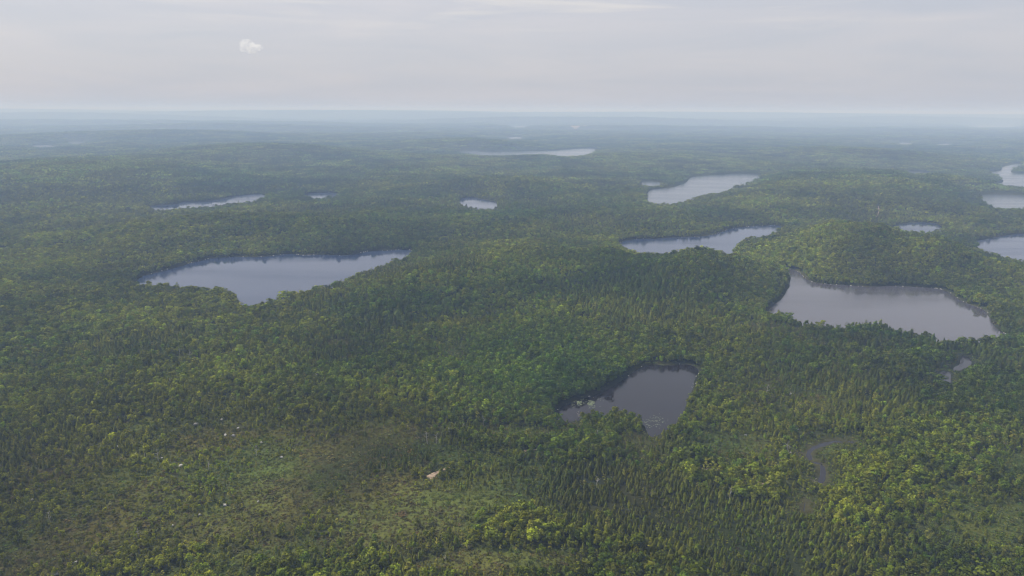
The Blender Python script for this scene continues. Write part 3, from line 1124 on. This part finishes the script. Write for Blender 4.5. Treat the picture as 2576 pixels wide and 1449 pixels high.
NOUN = {'broadleaf': ('broadleaf_tree', 'broadleaf', 'broadleaf tree', 'broadleaf trees nearest the camera'),
        'spruce': ('spruce_tree', 'spruce', 'spruce tree', 'spruces nearest the camera'),
        'larch': ('larch_tree', 'larch', 'larch tree', 'larches nearest the camera')}
seen = set()
for kind, data in TREES.items():
    px, py, dep = project(data[:, 0], data[:, 1], data[:, 2] + data[:, 3] * .5)
    vis = (px > 0) & (px < W) & (py > 0) & (py < H + 4)
    size = np.where(vis, data[:, 3] * np.sqrt(data[:, 4]) / dep, 0)
    near = np.where(vis & (dep < 520), 1 / dep, 0)
    order = np.argsort(-near)[:300]
    nm, adj, cat, grp = NOUN[kind]
    hs = data[order, 3]
    q1, q2 = np.quantile(hs, [.33, .7])
    K = KINDS[kind]
    for i in order:
        d = data[i]
        root = bpy.data.objects.new(nm, None)
        COL.objects.link(root)
        root.location = d[:3]
        root.rotation_euler = (0, 0, d[5])
        root.empty_display_size = 1
        sz = 'tall' if d[3] > q2 else ('small' if d[3] < q1 else 'middling')
        tag(root, None, cat, grp)
        w = where_words(px[i], py[i])
        name_by_place(root, px[i], f'{sz} {tone_word(kind, d[6:9])} {adj} {w}', f'{sz} {tone_word(kind, d[6:9])} {dict(broadleaf="broadleaves", spruce="spruces", larch="larches")[kind]} {w}')
        cr = bpy.data.objects.new('crown', K['crowns'][int(i) % len(K['crowns'])])
        tr = bpy.data.objects.new('trunk', K['trunks'][int(i) % len(K['trunks'])])
        for q in (cr, tr):
            COL.objects.link(q)
            q.parent = root
            q.scale = (d[3] * d[4], d[3] * d[4], d[3])
        cr['tint'] = [float(v) for v in d[6:9]]
    rest = np.ones(len(data), bool)
    rest[order] = False
    TREES[kind] = data[rest]

for kind, nm, lab in (('broadleaf', 'broadleaf_woods', 'dense green broadleaf woods covering the hills around the lakes'),
                      ('spruce', 'spruce_woods', 'dark pointed spruce woods between the lakes'),
                      ('larch', 'larch_woods', 'thin pale larches scattered through the woods and bogs')):
    protos = [bpy.data.objects.new(kind + '_crown', m) for m in KINDS[kind]['crowns']]
    stuff_points(nm, lab, TREES[kind], protos)

# heath shrubs on the open ground
x, y, r = scatter(190, 900, 1.7, 46, 8)
s = shore_dist(x, y, 60)
o = openness(x, y)
brook = np.full(len(x), 99.0)
for q in ('stream', 'stream_lower', 'pool', 'pool_lower'):
    brook = np.minimum(brook, sdf(LAKES[q], x, y))
bank = np.where(brook < 11, 1.0, 0)
m = (s > .1) & ~in_patch(x, y, -.4) & (r.uniform(0, 1, len(x)) < np.clip(o * 2.0 + .10 + bank, 0, .95))
x, y, o = x[m], y[m], o[m]
z = land_height(x, y)
n = len(x)
bn = fbm(x, y, 40, 111, 4)
col = np.where((bn > .52)[:, None], np.array([.086, .080, .028]), np.array([.082, .098, .022]))
mead = blob_val(blob(2450, 1330, 130, 120), x, y)[:, None]
col = col * (1 - mead) + np.array([.085, .115, .030]) * mead
col = col * np.exp(r.normal(0, .25, (n, 1))) * np.exp(r.normal(0, .08, (n, 3)))
hgt = np.exp(r.normal(-.05, .4, n))
stuff_points('heath_shrubs', 'low olive and rusty shrubs covering the open bogs', np.column_stack([x, y, z - .05, hgt, r.uniform(1.0, 1.9, n), r.uniform(0, 6.28, n), col]),
             [bpy.data.objects.new('shrub_clump', m_) for m_ in SHRUBS])

# woods too far off to tell the trees apart
rows = {'dec': [], 'con': []}
for (r0, r1, cell, sc, seed) in ((1880, 3200, 13.0, 1.0, 21), (3200, 5600, 24.0, 1.35, 22), (5600, 10500, 52.0, 2.2, 23), (10500, 17000, 120.0, 3.2, 24)):
    x, y, r = scatter(r0, r1, cell, 47, seed)
    s = shore_dist(x, y, 80)
    m = (s > 11 * sc) & ~in_patch(x, y, 8)
    x, y = x[m], y[m]
    z = land_height(x, y)
    c, _ = conifer(x, y)
    n = len(x)
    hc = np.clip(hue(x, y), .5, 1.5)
    isc = r.uniform(0, 1, n) < c
    vs_ = min(sc, 1.1)
    for key, mm in (('dec', ~isc), ('con', isc)):
        k = mm.sum()
        base = np.array([.102, .130, .022]) if key == 'dec' else np.array([.078, .094, .022])
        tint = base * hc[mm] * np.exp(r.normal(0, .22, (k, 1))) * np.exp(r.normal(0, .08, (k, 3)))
        tint[:, 0] = np.minimum(tint[:, 0], tint[:, 1] * .95)
        hgt = vs_ * np.exp(r.normal(-.06, .15, k))
        rows[key].append(np.column_stack([x[mm], y[mm], z[mm], hgt, np.full(k, sc * 1.02) / hgt, r.uniform(0, 6.28, k), tint]))
stuff_points('distant_broadleaf_woods', 'hazy green woods beyond the lakes', np.vstack(rows['dec']), [bpy.data.objects.new('wood_clump', m_) for m_ in CLUMPS['dec']])
stuff_points('distant_conifer_woods', 'hazy dark conifer woods beyond the lakes', np.vstack(rows['con']), [bpy.data.objects.new('wood_clump', m_) for m_ in CLUMPS['con']])


# ------------------------------------------------------------------ dead trees
def snag_mesh(seed, limbs=9):
    r = random.Random(seed)
    V, Fc = [], []

    def tube(p, q, ra, rb, n=5):
        b = len(V)
        d = (Vector(q) - Vector(p)).normalized()
        a = d.orthogonal().normalized()
        c = d.cross(a)
        for pt, rr in ((p, ra), (q, rb)):
            for i in range(n):
                g = i * 2 * math.pi / n
                V.append(tuple(Vector(pt) + (a * math.cos(g) + c * math.sin(g)) * rr))
        for i in range(n):
            j = (i + 1) % n
            Fc.append((b + i, b + j, b + n + j, b + n + i))
    p = Vector((0, 0, -.05))
    pts = [p]
    for k in range(4):
        p = p + Vector((r.uniform(-.025, .025), r.uniform(-.025, .025), .26))
        pts.append(p)
    for k in range(4):
        tube(pts[k], pts[k + 1], .026 * (1 - k * .22), .026 * (1 - (k + 1) * .22))
    B = len(Fc)
    LV = len(V)
    for k in range(limbs):
        f = r.uniform(.3, .95)
        i = min(3, int(f * 4))
        q = pts[i].lerp(pts[i + 1], f * 4 - i)
        a = r.uniform(0, 6.28)
        ln = r.uniform(.10, .24) * (1.15 - f * .7)
        e = q + Vector((ln * math.cos(a), ln * math.sin(a), ln * r.uniform(.1, .9)))
        tube(q, e, .011, .004, 4)
        e2 = e + Vector((ln * .4 * math.cos(a + .7), ln * .4 * math.sin(a + .7), ln * .4))
        tube(q.lerp(e, .6), e2, .006, .003, 3)
    tr = bpy.data.meshes.new('trunk')
    tr.from_pydata(V[:LV], [], Fc[:B])
    br = bpy.data.meshes.new('branches')
    br.from_pydata(V[LV:], [], [tuple(i - LV for i in f) for f in Fc[B:]])
    for m_ in (tr, br):
        m_.materials.append(M_DEAD)
    return tr, br


SNAGS = [snag_mesh(s, 8 + s % 4) for s in range(5)]
c4 = lambda x, y: (x * .4792, 754.7 + y * .4792)
c5 = lambda x, y: (858.7 + x * .4792, 754.7 + y * .4792)
c6 = lambda x, y: (1717.4 + x * .4792, 754.7 + y * .4792)
SN = [(c4(715, 850), 6.5, 'left of three bare trunks on the lower left heath'), (c4(765, 855), 6.5, 'middle one of three bare trunks on the lower left heath'),
      (c4(833, 845), 7.5, 'right one of three bare trunks on the lower left heath'), (c4(727, 1250), 5, 'alone on the olive heath at lower left'),
      (c4(265, 1170), 6.5, 'with many twigs near the left edge'), (c4(945, 290), 8, 'left of a pair above the left heath'), (c4(998, 305), 8, 'right of a pair above the left heath'),
      (c4(522, 480), 8, 'in green woods near the left edge'), (c4(1662, 430), 7.5, 'beside pale rocks left of the gravel clearing'), (c4(1345, 820), 7, 'among dark conifers on the left heath'),
      (c4(897, 460), 8, 'above the boulders of the left heath'), (c4(1467, 610), 7, 'between pale rocks and dark young conifers'), (c4(1097, 895), 6, 'below the boulders of the left heath'),
      (c4(1432, 1435), 5, 'at the bottom edge left of the brown bog'), (c5(452, 755), 8, 'with spread limbs left of the small meadow'), (c5(497, 755), 7, 'just right of the spread dead tree'),
      (c5(565, 720), 7, 'at the left end of the small meadow'), (c5(1345, 730), 6.5, 'below the left bay of the dark pond'), (c5(745, 660), 7, 'on the wood edge above the small meadow'),
      (c5(640, 700), 7, 'upper left of the small meadow'), (c5(1342, 985), 7, 'in dark spruces below the pond'), (c5(545, 1370), 4.5, 'on the brown bog near the bottom'),
      (c5(1242, 625), 6, 'left of the reeds on the near pond shore'), (c5(1362, 625), 6, 'on the near shore of the dark pond'),
      (c6(246, 1048), 7.0, 'white and many limbed in the dense dark conifers'), (c6(546, 800), 8, 'left of the winding stream'), (c6(552, 830), 8, 'just left of the stream bend'),
      (c6(1182, 1070), 6, 'among yellow-green trees right of the stream'), (c6(690, 985), 6, 'at the lower end of the stream'), (c6(1505, 870), 6, 'at the right heath beside boulders'),
      (c6(440, 500), 8, 'in thin woods right of the pond'), (c6(1280, 700), 8, 'beside the dark grove at right')]
for i, ((px, py), h, txt) in enumerate(SN):
    g = ground_at(px, py)
    root = bpy.data.objects.new('dead_tree', None)
    COL.objects.link(root)
    root.location = g
    root.rotation_euler = (0, 0, i * 1.7)
    tag(root, 'bare grey dead tree ' + txt, 'dead tree', 'bare dead trees standing in bogs and woods')
    for nm, m_ in zip(('trunk', 'branches'), SNAGS[i % 5]):
        q = bpy.data.objects.new(nm, m_)
        COL.objects.link(q)
        q.parent = root
        q.scale = (h * 1.25, h * 1.25, h)


# ------------------------------------------------------------------ boulders
def boulder_mesh(seed):
    r = random.Random(seed)
    bm = bmesh.new()
    bmesh.ops.create_icosphere(bm, subdivisions=2, radius=1)
    ax = [Vector((r.gauss(0, 1), r.gauss(0, 1), r.gauss(0, 1))).normalized() for _ in range(7)]
    cut = [r.uniform(.55, .9) for _ in ax]
    for v in bm.verts:
        for a, c in zip(ax, cut):
            d = v.co.dot(a)
            if d > c:
                v.co -= a * (d - c)
        v.co.z *= .62
        v.co.x *= 1.15
    me = bpy.data.meshes.new('boulder')
    bm.to_mesh(me)
    bm.free()
    me.materials.append(M_ROCK)
    return me


BOULD = [boulder_mesh(s) for s in range(6)]


def put_boulder(x, y, z, r, label, group, k):
    o = bpy.data.objects.new('boulder', BOULD[k % 6])
    o.location = (x, y, z + r * .25)
    o.rotation_euler = (random.uniform(-.2, .2), random.uniform(-.2, .2), random.uniform(0, 6.28))
    o.scale = (r, r * random.uniform(.7, 1.0), r)
    COL.objects.link(o)
    return tag(o, label, 'boulder', group)


FB = [(c4(1030, 655), 2.0, 'broad pale boulder on the left heath above the rock cluster'), (c4(1182, 712), 1.5, 'left boulder of the pale cluster on the left heath'), (c4(1222, 716), 2.0, 'biggest boulder of the pale cluster on the left heath'),
      (c4(1252, 676), 1.5, 'flat pale boulder just above the left heath cluster'), (c4(1165, 630), 1.2, 'small boulder topmost over the left heath cluster'), (c4(955, 874), 2.0, 'pale rounded boulder below the three bare trunks'),
      (c4(172, 1050), 1.3, 'single white boulder near the left edge'), (c4(1180, 1080), 1.4, 'tan boulder beside the brown patch at lower left'), (c4(1190, 1075), 1.0, 'small tan boulder right of the brown patch boulder'),
      (c4(1050, 1130), 1.1, 'boulder left of the brown patch at lower left'), (c4(905, 1186), 1.0, 'thin boulder on open heath at lower left'), (c4(1357, 1060), 1.0, 'small white boulder right of the brown patch'),
      (c4(508, 1335), 1.2, 'pale boulder low on the left heath'), (c4(395, 1380), 1.2, 'pale boulder near the bottom left corner'), (c4(290, 1428), 1.1, 'white boulder at the bottom edge on the left'),
      (c4(300, 1443), 1.4, 'pale slab at the bottom edge on the left'), (c4(618, 772), 1.3, 'lone boulder left of the three bare trunks'), (c4(1316, 436), 2.0, 'pale boulder high on the left heath'),
      (c4(850, 832), 1.0, 'small boulder beside the right bare trunk'), (c4(912, 690), 1.6, 'grey boulder left of the heath cluster'), (c4(1640, 432), 1.8, 'boulder beside the dead tree left of the gravel'),
      (c4(1372, 752), 1.3, 'boulder right of the left heath cluster'), (c4(1478, 828), 1.3, 'boulder among dark young conifers'), (c6(356, 291), 1.8, 'white boulder in woods right of the dark pond'),
      (c6(562, 496), 1.8, 'pale flat boulder in thin woods right of the pond'), (c6(600, 680), 1.5, 'white boulder above the winding stream'), (c6(330, 712), 1.2, 'small boulder on heath below the dark pond'),
      (c6(1692, 757), 2.2, 'pale slab near the right edge in the woods'), (c6(1620, 668), 1.8, 'pale boulder in the right woods above the slab'), (c6(1512, 1300), 1.3, 'white boulder on the bottom right meadow'),
      (c6(1268, 1356), 1.1, 'small boulder near the bottom right meadow'), (c6(1540, 842), 1.6, 'boulder beside a dead tree at right'), (c6(985, 1130), 1.7, 'tan boulder below the winding stream')]
for i, ((px, py), r_, lab) in enumerate(FB):
    x, y, z = ground_at(px, py)
    put_boulder(x, y, z + .2, r_ * .72, lab, 'boulders lying on the heath', i)
k = 0
for key, cnt, txt, lo, hi in (('lake_west', 46, 'pale shore boulder along the lake at left', .4, 1.1), ('lake_east', 50, 'pale shore boulder along the wide lake at right', .35, .9), ('lake_middle', 26, 'pale shore boulder along the winding lake', .4, 1.1), ('pond', 8, 'pale shore boulder along the dark pond', .3, .8)):
    P = LAKES[key]
    n = {'lake_west': 18, 'lake_east': 21, 'lake_middle': 13, 'pond': 18}[key] * 4 - 4
    for j in range(cnt):
        i = random.randrange(n)
        t = random.random()
        p = P[i] * (1 - t) + P[(i + 1) % len(P)] * t
        rr = random.uniform(lo, hi)
        bo = put_boulder(p[0] + random.gauss(0, .5), p[1] - random.uniform(-.5, 1.5), 0.05, rr, None, txt.replace('boulder', 'boulders').replace('pale ', ''), k)
        bp = project(np.array([p[0]]), np.array([p[1]]), np.array([0.0]))[0][0]
        ext = project(P[:n, 0], P[:n, 1], np.zeros(n))[0]
        fr = (bp - ext.min()) / (ext.max() - ext.min())
        seg = ('left end', 'left part', 'middle', 'right part', 'right end')[int(np.clip(fr * 5, 0, 4))]
        sz = 'small' if rr < lo + (hi - lo) * .35 else ('large' if rr > lo + (hi - lo) * .7 else 'middling')
        name_by_place(bo, bp, f'{sz} pale boulder at {seg} of the {txt.split("the ")[1]} shore', f'{sz} boulders at {seg} of {txt.split("the ")[1]} shore')
        k += 1

for (one, many), lst in NAMING.items():
    lst.sort(key=lambda q: q[0])
    for j, (_, o) in enumerate(lst):
        if len(lst) == 1:
            o['label'] = one
        elif j == len(lst) - 1:
            o['label'] = 'rightmost of ' + many
        else:
            o['label'] = ORD[min(j, 29)] + ' of ' + many

# ------------------------------------------------------------------ lily pads on the dark pond
V, Fc = [], []


def pads(px0, py0, sx, sy, n):
    for _ in range(n):
        c = at_z(random.gauss(px0, sx), random.gauss(py0, sy))
        if sdf(LAKES['pond'], np.array([c[0]]), np.array([c[1]]))[0] > -.6:
            continue
        if fbm(c[:1], c[1:], 3.2, 171, 3)[0] < .5:
            continue
        b = len(V)
        rr = random.uniform(.15, .42)
        for q in range(6):
            V.append((c[0] + rr * math.cos(q * 1.047), c[1] + rr * .8 * math.sin(q * 1.047), .03 + random.uniform(0, .05)))
        Fc.append(tuple(range(b, b + 6)))


pads(1476, 1014, 17, 5, 900)
pads(1462, 1010, 8, 3, 160)
pads(1640, 1064, 12, 9, 260)
pads(1660, 1056, 10, 5, 60)
pads(1745, 985, 4, 16, 70)
tag(mesh_obj('lily_pads', V, Fc, M_PAD), 'pale lily pads floating in the bays of the dark pond', kind='stuff')

# ------------------------------------------------------------------ small puffy cloud
cd = ray(632.0, 119.0)
cd = cd / np.linalg.norm(cd)
cpos = np.array([0, 0, CAM_Z]) + cd * 9000
bm = bmesh.new()
for (dx, dz, r_) in ((-75, 25, 52), (-40, 45, 62), (0, 10, 66), (45, -5, 50), (88, 5, 42), (105, -15, 34), (-85, -20, 46), (-35, -25, 55), (25, -35, 42), (-60, 60, 40)):
    mtx = Matrix.Translation((dx, random.uniform(-40, 40), dz)) @ Matrix.Diagonal((1.15, 1.1, .8, 1))
    bmesh.ops.create_icosphere(bm, subdivisions=3, radius=r_, matrix=mtx)
me = bpy.data.meshes.new('cloud')
bm.to_mesh(me)
bm.free()
cl = bpy.data.objects.new('cloud', me)
cl.location = cpos
COL.objects.link(cl)
rm = cl.modifiers.new('merge', 'REMESH')
rm.mode = 'VOXEL'
rm.voxel_size = 7
m, t, o = mat('cloud_vapour')
pv = t.nodes.new('ShaderNodeVolumePrincipled')
pv.inputs['Color'].default_value = (1, .99, .98, 1)
pv.inputs['Anisotropy'].default_value = .3
tcn = t.nodes.new('ShaderNodeTexCoord')
cn = t.nodes.new('ShaderNodeTexNoise')
cn.inputs['Scale'].default_value = .022
cn.inputs['Detail'].default_value = 5
t.links.new(tcn.outputs['Object'], cn.inputs['Vector'])
cr_ = t.nodes.new('ShaderNodeMapRange')
cr_.inputs[1].default_value = .42
cr_.inputs[2].default_value = .68
cr_.inputs[3].default_value = 0
cr_.inputs[4].default_value = .009
t.links.new(cn.outputs['Fac'], cr_.inputs[0])
t.links.new(cr_.outputs[0], pv.inputs['Density'])
t.links.new(pv.outputs[0], o.inputs['Volume'])
me.materials.append(m)
tag(cl, 'small white puffy cloud alone in the grey sky', 'cloud')

# ------------------------------------------------------------------ haze
zmax = max(CAM_Z, float(Z.max()) + 40) + 8
zmin = float(Z.min()) - 1.2
e = R_MAX + 1000
bx = [(sx * e, sy * e, z_) for z_ in (zmin, zmax) for sx, sy in ((-1, -1), (1, -1), (1, 1), (-1, 1))]
m, t, o = mat('haze_air')
pv = t.nodes.new('ShaderNodeVolumePrincipled')
pv.inputs['Color'].default_value = (.38, .53, .82, 1)
pv.inputs['Absorption Color'].default_value = (.58, .46, .12, 1)
pv.inputs['Density'].default_value = 2.3e-4
pv.inputs['Anisotropy'].default_value = 0.0
t.links.new(pv.outputs[0], o.inputs['Volume'])
hz = mesh_obj('haze', bx, [(0, 3, 2, 1), (4, 5, 6, 7), (0, 1, 5, 4), (1, 2, 6, 5), (2, 3, 7, 6), (3, 0, 4, 7)], m)
tag(hz, 'pale blue summer haze over the whole landscape', kind='stuff')
print('trees', {k_: len(v_) for k_, v_ in TREES.items()}, 'zmax', zmax)
